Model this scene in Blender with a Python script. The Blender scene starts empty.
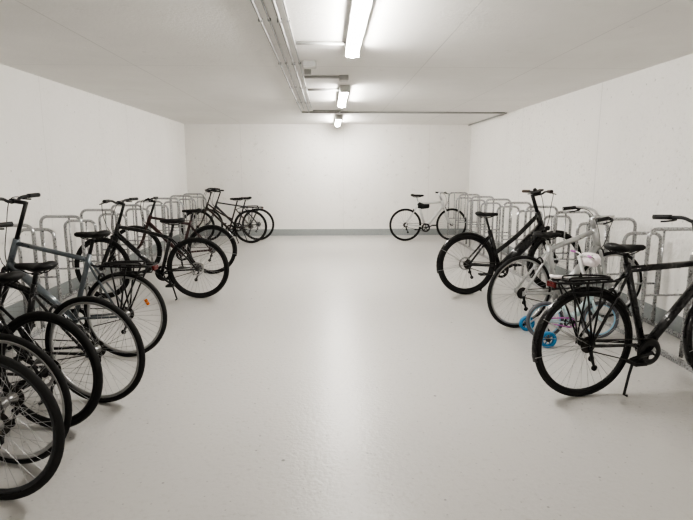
import bpy, math, random
from mathutils import Vector, Matrix
random.seed(4)
scene = bpy.context.scene
COL = scene.collection
V = Vector

# ------------------------------------------------------------------ materials
def mat_basic(name, col, rough=0.5, metal=0.0, noise=0.06, nscale=30.0, coat=0.0, bump=0.0):
    m = bpy.data.materials.new(name); m.use_nodes = True
    nt = m.node_tree; b = nt.nodes["Principled BSDF"]
    tc = nt.nodes.new("ShaderNodeTexCoord")
    n = nt.nodes.new("ShaderNodeTexNoise"); n.inputs["Scale"].default_value = nscale
    n.inputs["Detail"].default_value = 4
    nt.links.new(tc.outputs["Object"], n.inputs["Vector"])
    mx = nt.nodes.new("ShaderNodeMix"); mx.data_type = 'RGBA'
    c = list(col)
    mx.inputs[6].default_value = (*[max(0, x*(1-noise*2)) for x in c], 1)
    mx.inputs[7].default_value = (*[min(1, x*(1+noise*2)) for x in c], 1)
    nt.links.new(n.outputs["Fac"], mx.inputs[0])
    nt.links.new(mx.outputs[2], b.inputs["Base Color"])
    mr = nt.nodes.new("ShaderNodeMapRange")
    mr.inputs[3].default_value = max(0.02, rough-0.08); mr.inputs[4].default_value = min(1, rough+0.08)
    nt.links.new(n.outputs["Fac"], mr.inputs[0]); nt.links.new(mr.outputs[0], b.inputs["Roughness"])
    b.inputs["Metallic"].default_value = metal
    b.inputs["Coat Weight"].default_value = coat
    if bump > 0:
        bp = nt.nodes.new("ShaderNodeBump"); bp.inputs["Strength"].default_value = bump
        bp.inputs["Distance"].default_value = 0.002
        nt.links.new(n.outputs["Fac"], bp.inputs["Height"]); nt.links.new(bp.outputs[0], b.inputs["Normal"])
    return m

def mat_concrete(name, col, seams=(), speck=0.3, speck_scale=9.0, rough=0.85, bump=0.35, dots=None, streak=0.05, seamdark=.72, th=(.66, .74), fscale=45, bdist=.006, vstreak=0.0, dim='3D', zonelo=.35):
    m = bpy.data.materials.new(name); m.use_nodes = True
    nt = m.node_tree; L = nt.links; b = nt.nodes["Principled BSDF"]
    def N(t): return nt.nodes.new(t)
    tc = N("ShaderNodeTexCoord"); sep = N("ShaderNodeSeparateXYZ"); L.new(tc.outputs["Object"], sep.inputs[0])
    big = N("ShaderNodeTexNoise"); big.inputs["Scale"].default_value = 0.9; big.inputs["Detail"].default_value = 8
    big.inputs["Roughness"].default_value = .65
    L.new(tc.outputs["Object"], big.inputs["Vector"])
    mx = N("ShaderNodeMix"); mx.data_type = 'RGBA'
    mx.inputs[6].default_value = (*[x*(1-streak*1.6) for x in col], 1)
    mx.inputs[7].default_value = (*[min(1, x*(1+streak)) for x in col], 1)
    L.new(big.outputs["Fac"], mx.inputs[0])
    base_out = mx.outputs[2]
    if vstreak > 0:
        mp = N("ShaderNodeMapping"); mp.inputs["Scale"].default_value = (3.1, 3.1, .5)
        L.new(tc.outputs["Object"], mp.inputs[0])
        vs = N("ShaderNodeTexNoise"); vs.inputs["Scale"].default_value = 1; vs.inputs["Detail"].default_value = 9
        vs.inputs["Roughness"].default_value = .7
        L.new(mp.outputs[0], vs.inputs["Vector"])
        vr = N("ShaderNodeMapRange"); vr.inputs[1].default_value = .5; vr.inputs[2].default_value = .75; vr.inputs[4].default_value = vstreak
        L.new(vs.outputs["Fac"], vr.inputs[0])
        mv = N("ShaderNodeMix"); mv.data_type = 'RGBA'
        L.new(vr.outputs[0], mv.inputs[0]); L.new(base_out, mv.inputs[6])
        mv.inputs[7].default_value = (*[x*.75 for x in col], 1)
        base_out = mv.outputs[2]
    sp = N("ShaderNodeTexNoise"); sp.inputs["Scale"].default_value = speck_scale; sp.inputs["Detail"].default_value = 9
    sp.inputs["Roughness"].default_value = 0.75
    L.new(tc.outputs["Object"], sp.inputs["Vector"])
    zone = N("ShaderNodeTexNoise"); zone.inputs["Scale"].default_value = .7; zone.inputs["Detail"].default_value = 2
    L.new(tc.outputs["Object"], zone.inputs["Vector"])
    zr = N("ShaderNodeMapRange"); zr.inputs[1].default_value = zonelo; zr.inputs[2].default_value = .6
    L.new(zone.outputs["Fac"], zr.inputs[0])
    mr = N("ShaderNodeMapRange"); mr.inputs[1].default_value = th[0]; mr.inputs[2].default_value = th[1]
    mr.inputs[3].default_value = 0; mr.inputs[4].default_value = speck
    L.new(sp.outputs["Fac"], mr.inputs[0])
    zm = N("ShaderNodeMath"); zm.operation = 'MULTIPLY'
    L.new(mr.outputs[0], zm.inputs[0]); L.new(zr.outputs[0], zm.inputs[1])
    m2 = N("ShaderNodeMix"); m2.data_type = 'RGBA'
    L.new(zm.outputs[0], m2.inputs[0]); L.new(base_out, m2.inputs[6])
    m2.inputs[7].default_value = (col[0]*0.5, col[1]*0.48, col[2]*0.45, 1)
    out = m2.outputs[2]
    seamsum = None
    for ax, pos, w in seams:
        c = N("ShaderNodeMath"); c.operation = 'COMPARE'
        L.new(sep.outputs[ax], c.inputs[0]); c.inputs[1].default_value = pos; c.inputs[2].default_value = w
        if seamsum is None: seamsum = c.outputs[0]
        else:
            a = N("ShaderNodeMath"); a.operation = 'MAXIMUM'
            L.new(seamsum, a.inputs[0]); L.new(c.outputs[0], a.inputs[1]); seamsum = a.outputs[0]
    if seamsum is not None:
        k = N("ShaderNodeMath"); k.operation = 'MULTIPLY'; L.new(seamsum, k.inputs[0])
        L.new(big.outputs["Fac"], k.inputs[1])
        m3 = N("ShaderNodeMix"); m3.data_type = 'RGBA'
        L.new(k.outputs[0], m3.inputs[0]); L.new(out, m3.inputs[6])
        m3.inputs[7].default_value = (*[x*seamdark for x in col], 1)
        out = m3.outputs[2]
    if dots:
        for (sc, rad, amt) in dots:
            vo = N("ShaderNodeTexVoronoi"); vo.voronoi_dimensions = dim; vo.inputs["Scale"].default_value = sc
            L.new(tc.outputs["Object"], vo.inputs["Vector"])
            r2 = N("ShaderNodeMapRange"); r2.inputs[1].default_value = rad; r2.inputs[2].default_value = rad*0.5
            r2.inputs[3].default_value = 0; r2.inputs[4].default_value = amt
            L.new(vo.outputs["Distance"], r2.inputs[0])
            # only a random share of the cells carries a mark
            sc_ = N("ShaderNodeSeparateColor"); L.new(vo.outputs["Color"], sc_.inputs[0])
            gt = N("ShaderNodeMath"); gt.operation = 'GREATER_THAN'; gt.inputs[1].default_value = .55
            L.new(sc_.outputs[0], gt.inputs[0])
            mm = N("ShaderNodeMath"); mm.operation = 'MULTIPLY'
            L.new(r2.outputs[0], mm.inputs[0]); L.new(gt.outputs[0], mm.inputs[1])
            m4 = N("ShaderNodeMix"); m4.data_type = 'RGBA'
            L.new(mm.outputs[0], m4.inputs[0]); L.new(out, m4.inputs[6])
            m4.inputs[7].default_value = (*[x*0.25 for x in col], 1)
            out = m4.outputs[2]
    L.new(out, b.inputs["Base Color"])
    b.inputs["Roughness"].default_value = rough
    fine = N("ShaderNodeTexNoise"); fine.inputs["Scale"].default_value = fscale; fine.inputs["Detail"].default_value = 6
    L.new(tc.outputs["Object"], fine.inputs["Vector"])
    bp = N("ShaderNodeBump"); bp.inputs["Strength"].default_value = bump; bp.inputs["Distance"].default_value = bdist
    L.new(fine.outputs["Fac"], bp.inputs["Height"]); L.new(bp.outputs[0], b.inputs["Normal"])
    return m, nt, b

WC = (0.86, 0.843, 0.812)
M_wall, _, _ = mat_concrete("white_painted_concrete_back", WC,
        seams=[(0, -1.95, .005), (0, 0.35, .005), (0, 2.3, .005)], speck=0.45, speck_scale=9, dots=[(7, 0.09, 0.35)], seamdark=.78, th=(.58, .68), vstreak=.12, bdist=.012, fscale=22)
M_wallL, _, _ = mat_concrete("white_painted_concrete_side", WC,
        seams=[(1, 3.6, .005), (1, 6.1, .005), (1, 8.6, .005), (1, 11.0, .005)], speck=0.5, speck_scale=18, dots=[(8, .10, .35)], bump=.7, seamdark=.72, th=(.56, .67), vstreak=.12, bdist=.014, fscale=22)
M_wallR, _, _ = mat_concrete("white_painted_concrete_rough", WC,
        seams=[(1, 3.75, .005), (1, 6.28, .007), (1, 8.8, .005)], speck=0.6, speck_scale=24, dots=[(8, 0.10, 0.4), (14, .12, .35)], bump=.75, seamdark=.62, th=(.56, .67), vstreak=.1, bdist=.014, fscale=22)
M_ceil, _, _ = mat_concrete("white_concrete_ceiling", (0.82, 0.808, 0.782),
        seams=[(1, 2.95, .008), (1, 5.45, .006), (1, 7.9, .006), (0, 0.95, .005), (0, -1.9, .005), (0, 2.1, .005)], speck=0.3, speck_scale=6, streak=0.08, seamdark=.66, th=(.58, .7))
M_floor, fnt, fb = mat_concrete("grey_epoxy_floor", (0.50, 0.488, 0.47), seams=(), speck=0.40, speck_scale=28,
        rough=0.31, bump=0.34, dots=[(1.3, 0.016, 0.8), (3.0, .024, .6), (9, .05, .4)], streak=0.045, fscale=42, th=(.54, .66), dim='2D', zonelo=.2, bdist=.006)
fb.inputs["Specular IOR Level"].default_value = 0.5

M_base = mat_basic("grey_coated_upstand", (0.33, 0.35, 0.35), 0.5)
M_zinc = mat_basic("galvanised_steel", (0.45, 0.455, 0.46), 0.28, 0.9, 0.10, 60)
M_black = mat_basic("black_paint", (0.010, 0.010, 0.011), 0.28, 0, 0.1, coat=0.4)
M_satin = mat_basic("satin_black_metal", (0.014, 0.014, 0.015), 0.42, 0.2)
M_rubber = mat_basic("tire_rubber", (0.010, 0.010, 0.010), 0.75, 0, 0.15, 80, bump=0.3)
M_plast = mat_basic("black_plastic", (0.014, 0.014, 0.014), 0.5, 0, 0.1)
M_leather = mat_basic("black_saddle_vinyl", (0.008, 0.008, 0.008), 0.6, 0, 0.1, 60, bump=0.2)
M_alu = mat_basic("brushed_aluminium", (0.5, 0.5, 0.5), 0.32, 0.9)
M_chrome = mat_basic("steel_spokes", (0.45, 0.45, 0.45), 0.35, 0.9)
M_chain = mat_basic("oily_chain_steel", (0.08, 0.075, 0.07), 0.4, 0.8)
M_blue = mat_basic("slate_blue_paint", (0.12, 0.14, 0.155), 0.3, 0.2, coat=0.4)
M_silver = mat_basic("silver_grey_paint", (0.48, 0.485, 0.48), 0.3, 0.35, coat=0.4)
M_white = mat_basic("white_paint", (0.62, 0.62, 0.61), 0.3)
M_brown = mat_basic("dark_brown_paint", (0.035, 0.022, 0.018), 0.3, 0.1, coat=0.4)
M_dkgrey = mat_basic("graphite_paint", (0.03, 0.032, 0.036), 0.3, 0.2, coat=0.4)
M_dkred = mat_basic("black_red_paint", (0.035, 0.010, 0.010), 0.3, 0.1, coat=0.4)
M_red = mat_basic("dark_red_lens", (0.09, 0.008, 0.008), 0.2)
M_orange = mat_basic("orange_reflector", (0.75, 0.2, 0.02), 0.2)
M_ltblue = mat_basic("bright_blue_plastic", (0.045, 0.22, 0.42), 0.35)
M_rimblue = mat_basic("pale_blue_rim_paint", (0.30, 0.52, 0.68), 0.35)
M_pale = mat_basic("white_turquoise_paint", (0.60, 0.74, 0.76), 0.35)
M_pink = mat_basic("purple_pink_plastic", (0.45, 0.16, 0.42), 0.4)
M_fabric = mat_basic("white_fabric", (0.85, 0.79, 0.80), 0.8, 0, .05, 50, bump=.5)
M_greytire = mat_basic("grey_rubber", (0.12, 0.125, 0.14), 0.7)
M_brownl = mat_basic("brown_leather_grip", (0.035, 0.02, 0.014), 0.6)
M_pipe = mat_basic("grey_metal_conduit", (0.30, 0.30, 0.295), 0.45, .2)
M_pipe2 = mat_basic("pale_grey_pvc_conduit", (0.42, 0.42, 0.41), 0.45)
M_box = mat_basic("light_grey_plastic", (0.60, 0.60, 0.58), 0.5)
M_emit = bpy.data.materials.new("led_diffuser"); M_emit.use_nodes = True
_b = M_emit.node_tree.nodes["Principled BSDF"]
_b.inputs["Base Color"].default_value = (0.9, 0.9, 0.88, 1)
_b.inputs["Emission Color"].default_value = (1.0, 0.97, 0.92, 1)
_b.inputs["Emission Strength"].default_value = 122.0

# ------------------------------------------------------------------ mesh builder
def crom(pts, k=5):
    P = [V(p) for p in pts]; out = []
    for i in range(len(P)-1):
        p0 = P[max(i-1, 0)]; p1 = P[i]; p2 = P[i+1]; p3 = P[min(i+2, len(P)-1)]
        for j in range(k):
            t = j/k
            out.append(0.5*((2*p1)+(-p0+p2)*t+(2*p0-5*p1+4*p2-p3)*t*t+(-p0+3*p1-3*p2+p3)*t**3))
    out.append(P[-1]); return out

class MB:
    def __init__(s): s.v = []; s.f = []; s.sm = []
    def tube(s, pts, r, n=8, closed=False, caps=True):
        P = [V(p) for p in pts]; m = len(P); base = len(s.v)
        rr = r if isinstance(r, (list, tuple)) else [r]*m
        tang = []
        for i in range(m):
            if closed: t = P[(i+1) % m]-P[i-1]
            else: t = P[min(i+1, m-1)]-P[max(i-1, 0)]
            tang.append(t.normalized())
        up = V((0, 0, 1)) if abs(tang[0].z) < .9 else V((1, 0, 0))
        u = tang[0].cross(up).normalized()
        for i in range(m):
            if i > 0:
                u = (u - tang[i]*u.dot(tang[i]))
                if u.length < 1e-6: u = tang[i].orthogonal()
                u.normalize()
            w = tang[i].cross(u)
            for j in range(n):
                a = 2*math.pi*j/n
                s.v.append(P[i]+(u*math.cos(a)+w*math.sin(a))*rr[i])
        for i in range(m if closed else m-1):
            a = base+i*n; b = base+((i+1) % m)*n
            for j in range(n):
                s.f.append((a+j, a+(j+1) % n, b+(j+1) % n, b+j)); s.sm.append(True)
        if caps and not closed:
            s.f.append(tuple(base+j for j in reversed(range(n)))); s.sm.append(False)
            s.f.append(tuple(base+(m-1)*n+j for j in range(n))); s.sm.append(False)
        return s
    def circle(s, c, R, r, N=40, n=8, M=None):
        pts = [V((c[0]+R*math.cos(2*math.pi*i/N), c[1], c[2]+R*math.sin(2*math.pi*i/N))) for i in range(N)]
        return s.tube(pts, r, n, closed=True)
    def lathe(s, c, prof, N=32, closed=False, smooth=True):
        base = len(s.v); m = len(prof)
        for i in range(N):
            a = 2*math.pi*i/N
            for (r, y) in prof: s.v.append(V((c[0]+r*math.cos(a), c[1]+y, c[2]+r*math.sin(a))))
        for i in range(N):
            a = base+i*m; b = base+((i+1) % N)*m
            for j in range(m if closed else m-1):
                k = (j+1) % m
                s.f.append((a+j, a+k, b+k, b+j)); s.sm.append(smooth)
        return s
    def box(s, c, size, R=None):
        base = len(s.v); c = V(c)
        for x in (-.5, .5):
            for y in (-.5, .5):
                for z in (-.5, .5):
                    p = V((x*size[0], y*size[1], z*size[2]))
                    if R is not None: p = R @ p
                    s.v.append(c+p)
        for q in ((0, 1, 3, 2), (4, 6, 7, 5), (0, 4, 5, 1), (2, 3, 7, 6), (0, 2, 6, 4), (1, 5, 7, 3)):
            s.f.append(tuple(base+i for i in q)); s.sm.append(False)
        return s
    def loft(s, secs):
        base = len(s.v); n = len(secs[0])
        for ring in secs: s.v += [V(p) for p in ring]
        for i in range(len(secs)-1):
            for j in range(n):
                s.f.append((base+i*n+j, base+i*n+(j+1) % n, base+(i+1)*n+(j+1) % n, base+(i+1)*n+j)); s.sm.append(True)
        s.f.append(tuple(base+j for j in reversed(range(n)))); s.sm.append(True)
        s.f.append(tuple(base+(len(secs)-1)*n+j for j in range(n))); s.sm.append(True)
        return s

def mk(name, mb, mat, parent=None, T=None, bevel=0, label=None, thick=0):
    me = bpy.data.meshes.new(name)
    vs = [T @ p for p in mb.v] if T is not None else mb.v
    me.from_pydata([tuple(p) for p in vs], [], mb.f)
    for p, sm in zip(me.polygons, mb.sm): p.use_smooth = sm
    me.materials.append(mat); me.update()
    o = bpy.data.objects.new(name, me); COL.objects.link(o)
    if parent is not None: o.parent = parent
    if bevel:
        b = o.modifiers.new("bevel", 'BEVEL'); b.width = bevel; b.segments = 2
    if thick:
        b = o.modifiers.new("solid", 'SOLIDIFY'); b.thickness = thick
    if label: o["label"] = label
    return o
def empty(name, loc, rot=(0, 0, 0), scale=1.0):
    e = bpy.data.objects.new(name, None); e.empty_display_size = .1
    e.location = loc; e.rotation_euler = rot; e.scale = (scale,)*3
    COL.objects.link(e); return e

# ------------------------------------------------------------------ room
XL, XR, YB, YF, H = -3.18, 3.24, 11.97, -2.6, 2.5
def slab(name, c, size, mat):
    o = mk(name, MB().box(c, size), mat); o["kind"] = "structure"; return o
t = .2; cy = (YB+YF)/2; ly = YB-YF; cx = (XL+XR)/2; lx = XR-XL
slab("floor", (cx, cy, -t/2), (lx+2*t, ly+2*t, t), M_floor)
slab("ceiling", (cx, cy, H+t/2), (lx+2*t, ly+2*t, t), M_ceil)
slab("wall_back", (cx, YB+t/2, H/2), (lx+2*t, t, H), M_wall)
slab("wall_front", (cx, YF-t/2, H/2), (lx+2*t, t, H), M_wall)
slab("wall_left", (XL-t/2, cy, H/2), (t, ly, H), M_wallL)
slab("wall_right", (XR+t/2, cy, H/2), (t, ly, H), M_wallR)
slab("baseboard_back", (cx, YB-.006, .075), (lx, .012, .15), M_base)
slab("baseboard_left", (XL+.006, cy, .075), (.012, ly-.03, .15), M_base)
slab("baseboard_right", (XR-.006, cy, .075), (.012, ly-.03, .15), M_base)

# ------------------------------------------------------------------ ceiling lamps
def lamp(y0, X=0.21, label="long white LED batten lamp glowing on the ceiling"):
    Lg = 1.5
    e = empty("ceiling_lamp", (X, y0, H)); e["label"] = label; e["category"] = "ceiling lamp"; e["group"] = "LED batten lamps on the ceiling"
    mk("housing", MB().box((0, Lg/2, -.022), (.125, Lg, .044)), M_box, e, bevel=.008)
    secs = []
    for y in (0.012, Lg-.012):
        ring = []
        for j in range(17):
            a = math.pi + math.pi*j/16
            ring.append((.047*math.cos(a), y, -.046+.05*math.sin(a)))
        secs.append(ring)
    mk("diffuser", MB().loft(secs), M_emit, e)
    for y in (.005, Lg-.005):
        mk("end_cap", MB().box((0, y, -.05), (.12, .014, .085)), M_box, e, bevel=.006)
for y0 in (-2.3, 3.08, 6.55, 9.95): lamp(y0)  # first lamp, behind the camera, is unseen and added to brighten the near floor

# ------------------------------------------------------------------ conduits
def conduit(pts, r, label, grp="grey conduits along the ceiling", mat=None):
    e = mk("conduit", MB().tube(pts, r, 10), mat or M_pipe2)
    e["label"] = label; e["category"] = "pipe"; e["group"] = grp
    return e
for i, (x, yend, r) in enumerate([(-.455, 9.38, .009), (-.395, 9.0, .007), (-.325, 9.38, .011), (-.265, 8.8, .007)]):
    zc = H-r-.002
    c = conduit([(x, YF+.02, zc), (x, yend, zc)], r, "long grey metal conduit fixed under the ceiling", mat=M_pipe)
    yy = -2.0
    cl = MB()
    while yy < yend-.2:
        cl.box((x, yy, zc+.001), (r*3.2, .022, r*2+.006)); yy += 1.45
    mk("clamp", cl, M_pipe, c)["kind"] = "stuff"
zc = H-.016
conduit([(-.455, 9.42, zc), (3.14, 9.42, zc)], .015, "grey conduit crossing the ceiling to the side wall", mat=M_pipe2)
conduit([(3.17, 9.42, zc), (3.17, YB-.02, zc)], .013, "grey conduit along the ceiling edge", mat=M_pipe2)
conduit([(-.25, 4.42, zc), (.145, 4.42, zc)], .012, "short grey conduit feeding the ceiling lamp")
conduit([(-.25, 5.95, zc), (.13, 5.95, zc)], .015, "short grey conduit ending at a junction box")
conduit([(-.25, 6.85, zc), (.145, 6.85, zc)], .015, "short grey conduit feeding the ceiling lamp")
conduit([(-.25, 9.15, zc), (.21, 9.15, zc), (.21, 9.94, zc)], .011, "thin grey conduit feeding the far lamp")
for (x, y, s) in ((-.17, 5.22, .13), (.18, 5.95, .10), (-.20, 5.6, .07)):
    e = empty("junction_box", (x, y, H)); e["label"] = "small grey square junction box on the ceiling"; e["category"] = "junction box"
    e["group"] = "junction boxes on the ceiling"
    mk("body", MB().box((0, 0, -.025), (s, s, .05)), M_pipe2, e, bevel=.006)
    mk("lid", MB().box((0, 0, -.054), (s*.9, s*.9, .008)), M_box, e, bevel=.003)

# ------------------------------------------------------------------ racks
def rack(side, y0, n, pitch, label):
    x0, x1 = (2.70, 3.13) if side > 0 else (-2.66, -3.09)
    ys = [y0+pitch*i for i in range(n)]
    ya, yb = ys[0]-.2, min(ys[-1]+.2, YB-.05)
    e = empty("bicycle_rack", ((x0+x1)/2, (ya+yb)/2, 0)); e["label"] = label; e["category"] = "bicycle rack"
    off = V((-(x0+x1)/2, -(ya+yb)/2, 0)); T = Matrix.Translation(off)
    for x in (x0, x1):
        mk("rail", MB().box((x, (ya+yb)/2, .02), (.04, yb-ya, .038)), M_zinc, e, T, bevel=.004)
    for k, y in enumerate(ys):
        h = .99 if k % 2 == 0 else .90
        rc = .075; s = 1 if x1 > x0 else -1
        a0, a1 = (x0, x1) if k % 2 == 0 else (x0+s*.06, x1-s*.02)
        pts = [(a0, y, .03), (a0, y, .3), (a0, y, h-rc)]
        for j in range(1, 7):
            a = math.pi/2*j/6; pts.append((a0+s*(rc-rc*math.cos(a)), y, h-rc+rc*math.sin(a)))
        for j in range(0, 7):
            a = math.pi/2*j/6; pts.append((a1-s*(rc-rc*math.sin(a)), y, h-rc+rc*math.cos(a)))
        pts += [(a1, y, .3), (a1, y, .03)]
        mb = MB().tube(pts, .0165, 12)
        mb.tube([(a0, y, .42), (a1, y, .42)], .010, 8)
        xm = a0+(a1-a0)*.30
        mb.tube([(xm, y, .42), (xm, y, h-.01)], .009, 8)
        mk("hoop", mb, M_zinc, e, T)
rack(1, 3.34, 19, .46, "galvanised tubular bicycle rack with a row of rounded hoops on rails")
rack(-1, 2.90, 20, .465, "galvanised steel bicycle rack of rounded hoops along a wall")

# ------------------------------------------------------------------ bicycles
def wheel(e, name, cx, R, tr, T, rimmat, tiremat, spokes=36, hubr=.018, rim_depth=.018, refl=None):
    c = (cx, 0, R); rr = R-tr*2+.004
    rim = MB().lathe(c, [(rr+.006, -.011), (rr-rim_depth*.6, -.011), (rr-rim_depth, -.004), (rr-rim_depth, .004), (rr-rim_depth*.6, .011), (rr+.006, .011)], 48, closed=True)
    w = mk(name, rim, rimmat, e, T)
    mk("tire", MB().circle(c, R-tr, tr, 56, 10), tiremat, w, T)
    sp = MB()
    for i in range(spokes):
        a = 2*math.pi*i/spokes; sg = 1 if i % 2 else -1
        b = a+(.5 if (i//2) % 2 else -.5)
        p = V((cx+.024*math.cos(b), sg*.028, R+.024*math.sin(b)))
        q = V((cx+(rr-rim_depth)*math.cos(a), sg*.002, R+(rr-rim_depth)*math.sin(a)))
        sp.tube([p, q], .0014, 4, caps=False)
    mk("spokes", sp, M_chrome, w, T)
    hub = MB().lathe(c, [(.004, -.062), (.010, -.06), (.010, -.034), (.028, -.032), (.028, -.026), (hubr, -.022), (hubr, .022), (.028, .026), (.028, .032), (.010, .034), (.010, .06), (.004, .062)], 16)
    mk("hub", hub, M_satin if rimmat is M_satin else M_alu, w, T)
    if refl is not None:
        a = 150
        Rm = Matrix.Rotation(-math.radians(a), 3, 'Y'); rad = R*.62
        mk("spoke_reflector", MB().box((cx+rad*math.cos(math.radians(a)), 0, R+rad*math.sin(math.radians(a))), (.022, .018, .05), Rm), refl, w, T, bevel=.004)
    return w

def guard_mesh(cx, cz, R, a0, a1, w=.055, N=26):
    mb = MB(); m = 5
    for i in range(N+1):
        a = math.radians(a0+(a1-a0)*i/N)
        for j in range(m):
            u = (j/(m-1)-.5)*2
            r = R - .014*u*u
            mb.v.append(V((cx+r*math.cos(a), u*w/2, cz+r*math.sin(a))))
    for i in range(N):
        for j in range(m-1):
            a = i*m+j
            mb.f.append((a, a+1, a+m+1, a+m)); mb.sm.append(True)
    return mb

def saddle_mesh(p, L=.28, W=.16, th=.055):
    secs = []
    prof = [(-.5, .30, .5), (-.46, .75, .8), (-.36, .98, 1), (-.2, .95, 1), (-.05, .62, .95), (.1, .38, .9), (.3, .25, .8), (.44, .21, .7), (.5, .10, .4)]
    for (t_, w, h) in prof:
        ring = []
        zt = .012 if t_ < -.3 else 0.0
        for j in range(14):
            a = 2*math.pi*j/14
            y = math.cos(a)*w*W/2; z = math.sin(a)*h*th/2
            if z < 0: y *= .85
            ring.append((p[0]+t_*L+.02, p[1]+y, p[2]+z+zt))
        secs.append(ring)
    return MB().loft(secs)

BAR = {
 'riser': ([(0, 0, 0), (0, .06, 0), (0, .12, .022), (-.01, .2, .028), (-.035, .32, .03)], .2),
 'flat':  ([(0, 0, 0), (0, .08, 0), (-.006, .18, 0), (-.03, .30, .004)], .18),
 'swept': ([(0, 0, 0), (.03, .07, .015), (.035, .16, .04), (-.02, .25, .05), (-.12, .285, .035), (-.20, .295, .025)], .2),
 'drop':  ([(0, 0, 0), (0, .1, 0), (0, .19, 0), (.05, .205, -.004), (.095, .207, -.04), (.085, .207, -.10), (.03, .208, -.13), (-.04, .208, -.13)], .2),
}

def bike(loc, phi, side, label, frame=None, R=.345, tr=.02, wb=1.07, bar='riser', barz=1.08, sadz=.93, stl=.48, hl=.13,
         rim=None, steer=0, lean=0, guards=None, rack_=False, style='diamond', stand=True, susp=False, disc=False,
         crank=30, scale=1.0, tirem=None, dt=.022, barmat=None, gripmat=None, sadmat=None,
         head=False, tail=False, group="parked bicycles", spokes=36, chaincase=False, name="bicycle", rot=None, bbx=.43,
         stemx=.06, rackmat=None, reflector=None, k=1.2, display=False):
    frame = frame or M_black; rim = rim or M_satin; tirem = tirem or M_rubber
    barmat = barmat or M_satin; gripmat = gripmat or M_plast; sadmat = sadmat or M_leather
    head_ang = math.radians(phi) if side > 0 else math.pi-math.radians(phi)
    if rot is not None: head_ang = math.radians(rot)
    e = empty(name, (loc[0], loc[1], 0), (math.radians(lean), 0, head_ang), scale)
    e["label"] = label; e["category"] = "bicycle"; e["group"] = group
    ha = math.radians(70); d = V((-math.cos(ha), 0, math.sin(ha))); pf = V((math.sin(ha), 0, math.cos(ha)))
    ax = V((wb, 0, R)); A0 = ax-pf*.045
    crown = A0+d*(R+.05); hlo = crown+d*.02; hhi = hlo+d*hl
    S = Matrix.Translation(A0) @ Matrix.Rotation(math.radians(steer), 4, d) @ Matrix.Translation(-A0)
    BB = V((bbx, 0, .285)); sd = V((-.292, 0, .956))
    Tp = BB+sd*stl
    f = MB()
    f.tube([BB, Tp+sd*.03], .0165*k, 10)
    f.tube([hlo-d*.005, hhi+d*.005], .0215*k, 10)
    f.tube([(BB.x, -.036, BB.z), (BB.x, .036, BB.z)], .024*k, 12)
    f.tube([hlo+d*.025, BB], dt*k, 10)
    tt = hhi-d*.03
    if style == 'diamond': f.tube([Tp-sd*.02, tt], .0155*k, 10)
    elif style == 'mtb': f.tube(crom([Tp-sd*.03, (Tp-sd*.03).lerp(tt, .5)+V((0, 0, .012)), tt], 5), .0175*k, 10)
    elif style == 'mixte': f.tube(crom([BB+sd*.22, (BB+sd*.22).lerp(tt, .5)-V((0, 0, .03)), tt], 5), .016*k, 10)
    elif style == 'step':
        f.tube(crom([BB+sd*.13, V(((BB.x+hlo.x)/2, 0, .42)), hlo+d*.10], 6), .017*k, 10)
    for s in (1, -1):
        f.tube([(BB.x-.01, s*.025, BB.z), (R-.0, s*.036, R-.03) if R < BB.x-.02 else (BB.x-.06, s*.036, BB.z), (.12, s*.058, R-.01), (0, s*.064, R)], .008*k, 8)
        f.tube([Tp-sd*.03+V((0, s*.014, 0)), (Tp-sd*.03).lerp(V((0, 0, R)), .28)+V((0, s*.036, 0)), (0, s*.064, R)], .007*k, 8)
        f.box((0, s*.064, R), (.03, .006, .045))
    mk("frame", f, frame, e)
    sp = BB+sd*((sadz-.055-BB.z)/.956)
    mk("seatpost", MB().tube([Tp, sp], .0135, 10), M_satin if barmat is M_satin else M_alu, e)
    sa = mk("saddle", saddle_mesh((sp.x-.01, 0, sadz-.02)), sadmat, e)
    rl = MB()
    for s in (1, -1): rl.tube(crom([(sp.x-.1, s*.03, sadz-.03), (sp.x-.05, s*.022, sadz-.058), (sp.x+.04, s*.02, sadz-.056), (sp.x+.12, s*.008, sadz-.03)], 4), .0035, 6)
    rl.tube([(sp.x, -.03, sadz-.058), (sp.x, .03, sadz-.058)], .008, 6)
    mk("saddle_rail", rl, M_satin, sa)
    fk = MB()
    fk.tube([crown-d*.01, crown+d*.02], .022, 10)
    for s in (1, -1):
        if susp:
            fk.tube([crown+V((0, s*.058, 0)), crown-d*.16+V((0, s*.058, 0))], .0135, 8)
            fk.tube([crown-d*.12+V((0, s*.058, 0)), ax-pf*.02+d*.02+V((0, s*.058, 0)), ax+V((0, s*.056, 0))], [.022, .020, .014], 8)
        else:
            fk.tube(crom([crown+V((0, s*.02, 0)), crown-d*.03+V((0, s*.04, 0)), A0+d*.13+V((0, s*.05, 0)), ax+V((0, s*.055, 0))], 4), .0105*k, 8)
    if susp: fk.tube([crown+V((0, -.062, 0)), crown+V((0, .062, 0))], .021, 8)
    if susp: fk.tube([crown-d*.15+V((0, -.058, 0)), crown-d*.13+pf*.03, crown-d*.15+V((0, .058, 0))], .009, 8)
    mk("fork", fk, M_satin if susp else frame, e, S)
    rw = wheel(e, "rear_wheel", 0, R, tr, None, rim, tirem, spokes, refl=reflector)
    fw = wheel(e, "front_wheel", wb, R, tr, S, rim, tirem, spokes)
    if disc:
        for (w, x, T) in ((rw, 0, None), (fw, wb, S)):
            mk("brake_disc", MB().lathe((x, .044, R), [(.062, -.001), (.08, -.001), (.08, .001), (.062, .001)], 28, closed=True, smooth=False), M_alu, w, T)
    st = A0+d*((barz-.015-A0.z)/d.z)
    bc = st+V((stemx, 0, .015))
    s_ = MB(); s_.tube([hhi, st+d*.01], .0135*k, 10); s_.tube([st, bc], .0135*k, 10); s_.tube([bc+V((0, -.022, 0)), bc+V((0, .022, 0))], .021, 10)
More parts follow.
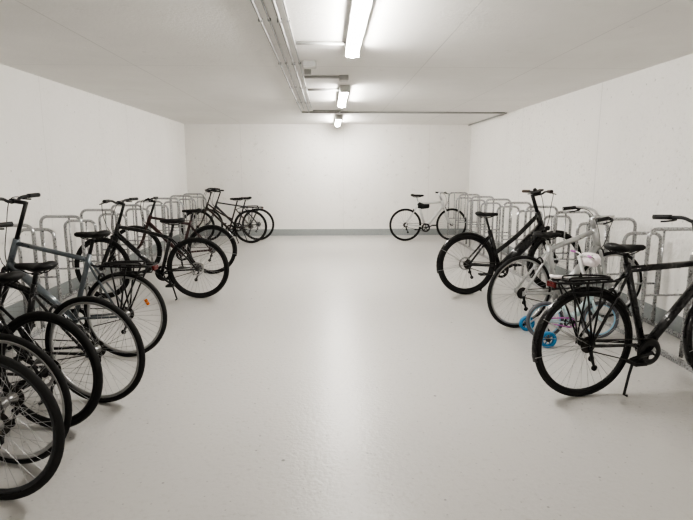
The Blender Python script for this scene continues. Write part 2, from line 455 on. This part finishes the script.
    mk("stem", s_, barmat, e, S)
    pts, gl = BAR[bar]
    half = crom(pts, 5); full = [V((p.x, -p.y, p.z)) for p in reversed(half)][:-1]+half
    hb = mk("handlebar", MB().tube([bc+p for p in full], .0125, 8), barmat, e, S)
    ng = 5 if bar != 'swept' else 7
    for s in (1, -1):
        g = [bc+V((p.x, s*p.y, p.z)) for p in half[-ng-1:]]
        mk("grip", MB().tube(g, .018, 10), gripmat, hb, S)
        p0 = g[0]; q = g[-1]
        lv = MB().tube(crom([p0+V((.01, 0, 0)), p0+V((.05, 0, -.02)), p0.lerp(q, .5)+V((.065, 0, -.03)), p0.lerp(q, .9)+V((.06, 0, -.035))], 4), .0065, 6)
        lv.tube([p0+V((.0, 0, 0)), p0+V((.04, 0, -.015))], .014, 8)
        mk("brake_lever", lv, M_satin, hb, S)
    if display:
        mk("display", MB().box(bc+V((.0, 0, .035)), (.07, .10, .02), Matrix.Rotation(math.radians(-25), 3, 'Y')), M_plast, hb, S, bevel=.006)
        mk("bell", MB().lathe(bc+V((.01, .11, .045)), [(.0, -.012), (.02, -.01), (.026, .004), (.024, .012), (.0, .014)], 16), M_plast, hb, S)
    cb = MB()
    for s in (1, -1):
        p0 = S @ (bc+V((half[-ng-1].x+.04, s*half[-ng-1].y, half[-ng-1].z-.01)))
        cb.tube(crom([p0, p0+V((.07, -s*.06, -.02)), hhi.lerp(p0, .4)+V((.11, 0, -.03)), hlo+V((.04, s*.025, .03)), hlo.lerp(BB, .25)+V((0, s*.02, .012))], 5), .0042 if display else .0035, 5)
    mk("cable", cb, M_plast, e)
    y = -.05
    cr = MB().lathe((BB.x, y, BB.z), [(.062, -.003), (.088, -.003), (.092, 0), (.088, .003), (.062, .003)], 36, closed=True)
    for i in range(5):
        a = math.radians(72*i+crank); cr.tube([(BB.x, y, BB.z), (BB.x+.07*math.cos(a), y, BB.z+.07*math.sin(a))], .008, 6)
    for s in (1, -1):
        a = math.radians(crank+(180 if s > 0 else 0)); yy = s*.07
        cr.tube([(BB.x, s*.03, BB.z), (BB.x, s*.078, BB.z)], .014, 8)
        cr.tube([(BB.x, yy, BB.z), (BB.x+.17*math.cos(a), yy+s*.012, BB.z+.17*math.sin(a))], [.015, .011], 8)
    cs = mk("crankset", cr, M_satin if frame is not M_silver else M_alu, e)
    for s in (1, -1):
        a = math.radians(crank+(180 if s > 0 else 0)); P = V((BB.x+.17*math.cos(a), s*.135, BB.z+.17*math.sin(a)))
        pm = MB()
        pm.tube([P+V((0, -s*.055, 0)), P+V((0, s*.04, 0))], .007, 8)
        for dx in (-.036, .036): pm.box(P+V((dx, 0, 0)), (.012, .085, .022))
        for dy in (-.04, 0, .04): pm.box(P+V((0, dy, 0)), (.072, .008, .02))
        mk("pedal", pm, M_plast, cs)
    ch = []
    r1, r2 = .09, .036; c1 = V((BB.x, y, BB.z)); c2 = V((0, y, R))
    for i in range(13):
        a = math.radians(90-180*i/12); ch.append(c1+V((r1*math.cos(a), 0, r1*math.sin(a))))
    for i in range(9):
        a = math.radians(-90-180*i/8); ch.append(c2+V((r2*math.cos(a), 0, r2*math.sin(a))))
    mk("chain", MB().tube(ch, .004, 5, closed=True), M_chain, e)
    cas = MB()
    for i, r in enumerate((.055, .047, .04, .034)):
        cas.lathe((0, -.038-i*.005, R), [(.01, -.001), (r, -.001), (r, .001), (.01, .001)], 24, closed=True, smooth=False)
    mk("cassette", cas, M_chain, rw)
    dr = MB(); dr.tube([(0.005, -.06, R-.03), (.02, -.058, R-.09), (.045, -.055, R-.15)], [.012, .011, .008], 6)
    dr.lathe((.02, -.05, R-.09), [(.004, -.004), (.02, -.004), (.02, .004), (.004, .004)], 14, closed=True)
    dr.lathe((.048, -.05, R-.155), [(.004, -.004), (.02, -.004), (.02, .004), (.004, .004)], 14, closed=True)
    mk("derailleur", dr, M_satin, e)
    if chaincase:
        mk("chain_guard", MB().lathe((BB.x, -.062, BB.z), [(.045, -.006), (.078, -.004), (.088, .004), (.086, .008)], 32), M_plast, e, thick=.002)
    if not disc:
        bk = MB(); p = V((0, 0, R))+(Tp-V((0, 0, R))).normalized()*(R+.012)
        bk.tube(crom([p+V((0, -.034, -.05)), p+V((-.005, -.036, 0)), p+V((-.008, 0, .022)), p+V((-.005, .036, 0)), p+V((0, .034, -.05))], 4), .008, 6)
        mk("rear_brake", bk, M_satin, e)
        bk = MB(); p = crown+V((.028, 0, -.005))
        bk.tube(crom([p+V((0, -.034, -.06)), p+V((.005, -.038, -.01)), p+V((.008, 0, .018)), p+V((.005, .038, -.01)), p+V((0, .034, -.06))], 4), .008, 6)
        mk("front_brake", bk, M_satin, e, S)
    if guards is not None:
        g = mk("rear_mudguard", guard_mesh(0, R, R+.014, 25, 195, .04+tr*.6), guards, e, thick=.0015)
        st_ = MB()
        for s in (1, -1):
            for a in (150, 190):
                a = math.radians(a); st_.tube([(0, s*.066, R), ((R+.01)*math.cos(a), s*.024, R+(R+.01)*math.sin(a))], .0025, 5)
        mk("mudguard_stay", st_, M_chrome, g)
        g = mk("front_mudguard", guard_mesh(wb, R, R+.014, 68, 212, .04+tr*.6), guards, e, S, thick=.0015)
        st_ = MB()
        for s in (1, -1):
            a = math.radians(195); st_.tube([(wb, s*.062, R), (wb+(R+.01)*math.cos(a), s*.024, R+(R+.01)*math.sin(a))], .0025, 5)
        mk("mudguard_stay", st_, M_chrome, g, S)
    if rack_:
        rm_ = rackmat or M_satin; zr = 2*R+.05
        rk = MB()
        for s in (1, -1):
            rk.tube(crom([(.2, s*.02, zr-.01), (.15, s*.06, zr), (-.12, s*.068, zr), (-.24, s*.055, zr+.005), (-.255, 0, zr+.005)], 4), .008, 6)
            for xx in (-.18, -.06, .06): rk.tube([(0, s*.074, R+.02), (xx, s*.066, zr)], .0065, 6)
            rk.tube([(-.24, s*.055, zr), (-.20, s*.072, zr-.06), (.05, s*.074, zr-.06)], .006, 6)
        for xx in (-.16, -.06, .05, .14): rk.tube([(xx, -.062, zr), (xx, .062, zr)], .006, 6)
        rk.box((-.02, 0, zr+.008), (.30, .055, .010))
        rk.tube(crom([(-.16, -.03, zr+.012), (-.15, -.04, zr+.03), (.0, -.045, zr+.028), (.13, -.03, zr+.02), (.14, 0, zr+.02), (.13, .03, zr+.02), (0, .045, zr+.028), (-.15, .04, zr+.03), (-.16, .03, zr+.012)], 3), .006, 6)
        rk.tube([(.2, 0, zr-.01), Tp-sd*.06], .007, 6)
        mk("luggage_rack", rk, rm_, e)
        mk("tail_light", MB().box((-.265, 0, zr-.012), (.02, .08, .035)), M_red, e, bevel=.006)
    elif tail:
        mk("tail_light", MB().box((sp.x-.03, 0, sadz-.13), (.03, .035, .04)), M_red, e, bevel=.008)
    if head:
        mk("headlight", MB().lathe((0, 0, 0), [(.0, -.03), (.02, -.028), (.03, .0), (.03, .02), (.0, .024)], 18), M_satin, e,
           S @ Matrix.Translation(crown+V((.06, 0, .03))) @ Matrix.Rotation(math.radians(-90), 4, 'Z'))
        mk("headlight_bracket", MB().tube([crown+V((0, 0, 0)), crown+V((.05, 0, .02))], .005, 6), M_satin, e, S)
    if stand:
        x0 = BB.x-.09; sgn = -1 if stand == 'right' else 1
        yo = .10 if stand == 'right' else .135
        mk("kickstand", MB().tube([(x0, sgn*.03, .25), (x0-.05, sgn*.05, .14), (x0-.105, sgn*yo*.8, .016), (x0-.085, sgn*(yo*.8+.006), .010)], [.011, .009, .009, .009], 8), M_satin if frame is not M_silver else M_alu, e)
    return e, dict(BB=BB, Tp=Tp, hlo=hlo, hhi=hhi, bc=bc, S=S, R=R, wb=wb, sp=sp, crown=crown, d=d)

LG = "bicycles parked along one wall"; RG = "bicycles parked along the opposite wall"
bike((-1.50, 2.20), 10, -1, "black city bicycle with bare black tires leaning by a rack", R=.345, tr=.019, group=LG, barz=1.02, steer=6, crank=100, lean=2, rim=M_dkgrey)
bike((-1.60, 2.50), 11, -1, "black trekking bicycle with slim tires beside other bicycles", R=.345, tr=.017, group=LG, barz=1.12, crank=70, steer=-5, bar='flat', wb=1.05, rim=M_alu)
bike((-1.60, 2.87), 14, -1, "black hardtail mountain bicycle with knobbly tires and disc brakes", R=.35, tr=.021, group=LG, style='mtb', susp=True, disc=True, barz=1.00, sadz=.90, crank=20, wb=1.1, steer=5)
bike((-1.48, 3.21), 14, -1, "black mountain bicycle with silver rims and low saddle", R=.355, tr=.019, group=LG, style='mtb', susp=True, barz=1.08, sadz=.90, crank=55, lean=-2, wb=1.12, steer=-6, bbx=.53, rim=M_alu)
bike((-1.62, 4.05), 7, -1, "slate blue trekking bicycle with silver rims and orange spoke reflector", frame=M_blue, R=.345, tr=.018, group=LG, barz=1.24, hl=.23, stl=.54, sadz=1.0, rack_=True, crank=15, wb=1.13, reflector=M_orange, steer=8, susp=True, lean=2, dt=.028, rim=M_alu, stemx=.10)
bike((-1.513, 6.01), 2, -1, "black mountain bicycle with sloping frame leaning on a hoop", frame=M_black, R=.362, tr=.023, group=LG, style='mtb', susp=True, disc=True, barz=1.12, sadz=.93, crank=35, wb=1.11, dt=.024, steer=-10, lean=-3)
bike((-1.68, 7.46), -2, -1, "dark red and black city bicycle with mudguards", frame=M_dkred, R=.35, tr=.02, group=LG, barz=1.06, sadz=.93, guards=M_black, crank=80, steer=6, lean=3)
bike((-1.60, 10.72), 0, -1, "dark brown city bicycle with luggage rack and swept handlebar", frame=M_brown, group=LG, barz=1.06, bar='swept', sadz=.93, tr=.018, rack_=True, style='mixte', crank=40, steer=5, k=1.0)
bike((-1.50, 11.15), -3, -1, "black bicycle with thin tires near the end of a rack", frame=M_dkgrey, group=LG, barz=1.05, sadz=.92, tr=.017, crank=10, steer=-8, lean=2, k=1.0)

bike((1.665, 3.19), 11, 1, "black trekking bicycle with luggage rack, mudguards and kickstand", frame=M_black, R=.365, tr=.019, group=RG, barz=1.14, hl=.14, stl=.60, sadz=1.0, guards=M_black, rack_=True, wb=1.11, bbx=.46, crank=-170, bar='riser', chaincase=True, head=True, steer=10, lean=-1, stand='right', stemx=.06, k=1.4, display=False)
bike((1.79, 4.72), 16, 1, "silver grey trekking bicycle with slim dark tires and dark saddle", frame=M_silver, R=.35, group=RG, barz=1.04, sadz=.90, stl=.5, hl=.21, tr=.018, rack_=False, crank=60, bar='swept', rim=M_alu, barmat=M_alu, wb=1.05, style='diamond', steer=-12, lean=2, k=1.6)
bike((1.66, 6.08), 9, 1, "black electric bicycle with thick down tube and full mudguards", frame=M_black, R=.37, tr=.029, group=RG, barz=1.2, hl=.22, sadz=.98, guards=M_black, rack_=False, crank=25, bar='riser', dt=.038, style='mixte', gripmat=M_brownl, wb=1.17, disc=True, head=True, susp=True, lean=-2, stemx=.09, k=1.65, display=True)
e5, i5 = bike((1.634, 10.96), 2, 1, "white road bicycle with flat handlebar and black frame bag", frame=M_white, group=RG, barz=1.02, sadz=.98, stl=.55, hl=.14, tr=.016, R=.345, wb=1.0, bar='flat', crank=20, stand=False, steer=6, k=1.6, barmat=M_alu)
p = i5['Tp'].lerp(i5['hhi'], .22)
mk("frame_bag", saddle_mesh((p.x-.02, 0, p.z-.075), .26, .11, .14), M_plast, e5)

# child's bicycle with training wheels
ek, ik = bike((1.91, 4.38), 0, 1, "small white and turquoise child's bicycle with bright blue training wheels", frame=M_pale, R=.31, tr=.03, group=RG, scale=.55, wb=.90, bar='riser', barz=1.36, sadz=1.04, stl=.3, hl=.12, crank=10, rim=M_rimblue, tirem=M_greytire, gripmat=M_pink, sadmat=M_fabric, stand=False, spokes=20, style='step', barmat=M_white, name="child_bicycle", k=2.1, bbx=.38)
for s in (1, -1):
    mk("training_wheel_arm", MB().tube([(0, s*.07, .31), (-.04, s*.2, .3), (-.12, s*.36, .15), (-.12, s*.40, .135)], .015, 8), M_alu, ek)
    c = V((-.12, s*.43, .13))
    tm = MB().lathe(c, [(.078, -.022), (.084, -.034), (.117, -.036), (.13, -.022), (.13, .022), (.117, .036), (.084, .034), (.078, .022)], 28, closed=True)
    for i in range(6):
        a = math.pi/3*i; tm.tube([c+V((.03*math.cos(a), 0, .03*math.sin(a))), c+V((.085*math.cos(a), 0, .085*math.sin(a)))], .010, 6)
    tw = mk("training_wheel", tm, M_ltblue, ek)
    mk("hub", MB().lathe(c, [(0, -.045), (.028, -.043), (.034, -.02), (.034, .02), (.028, .043), (0, .045)], 16), M_plast, tw)
bc = ik['bc']; c = bc+V((.13, 0, -.06))
mk("handlebar_bag", MB().loft([[(c.x+rx*math.cos(a)*1.0, c.y+rx*1.6*math.sin(a), c.z+z) for a in [2*math.pi*j/16 for j in range(16)]] for (rx, z) in ((.03, -.11), (.09, -.095), (.125, -.03), (.13, .03), (.10, .085), (.03, .10))]), M_fabric, ek)
mk("chain_cover", MB().tube(crom([(-.03, -.085, .35), (.15, -.085, .37), (.38, -.085, .36), (.47, -.085, .30), (.40, -.085, .22), (.2, -.085, .25), (-.03, -.085, .29)], 4), .012, 6, closed=True), M_pink, ek)

# ------------------------------------------------------------------ world & camera
w = bpy.data.worlds.new("room_world"); scene.world = w; w.use_nodes = True
w.node_tree.nodes["Background"].inputs[0].default_value = (.8, .8, .8, 1)
w.node_tree.nodes["Background"].inputs[1].default_value = .1
scene.view_settings.view_transform = 'AgX'
try: scene.view_settings.look = 'AgX - High Contrast'
except Exception: pass
cam = bpy.data.cameras.new("camera"); co = bpy.data.objects.new("camera", cam); COL.objects.link(co)
co.location = (0, 0, 1.472); co.rotation_euler = (math.radians(90-9.72), 0, math.radians(-2.01))
cam.sensor_width = 36; cam.lens = 27.01; cam.clip_start = .05
scene.camera = co
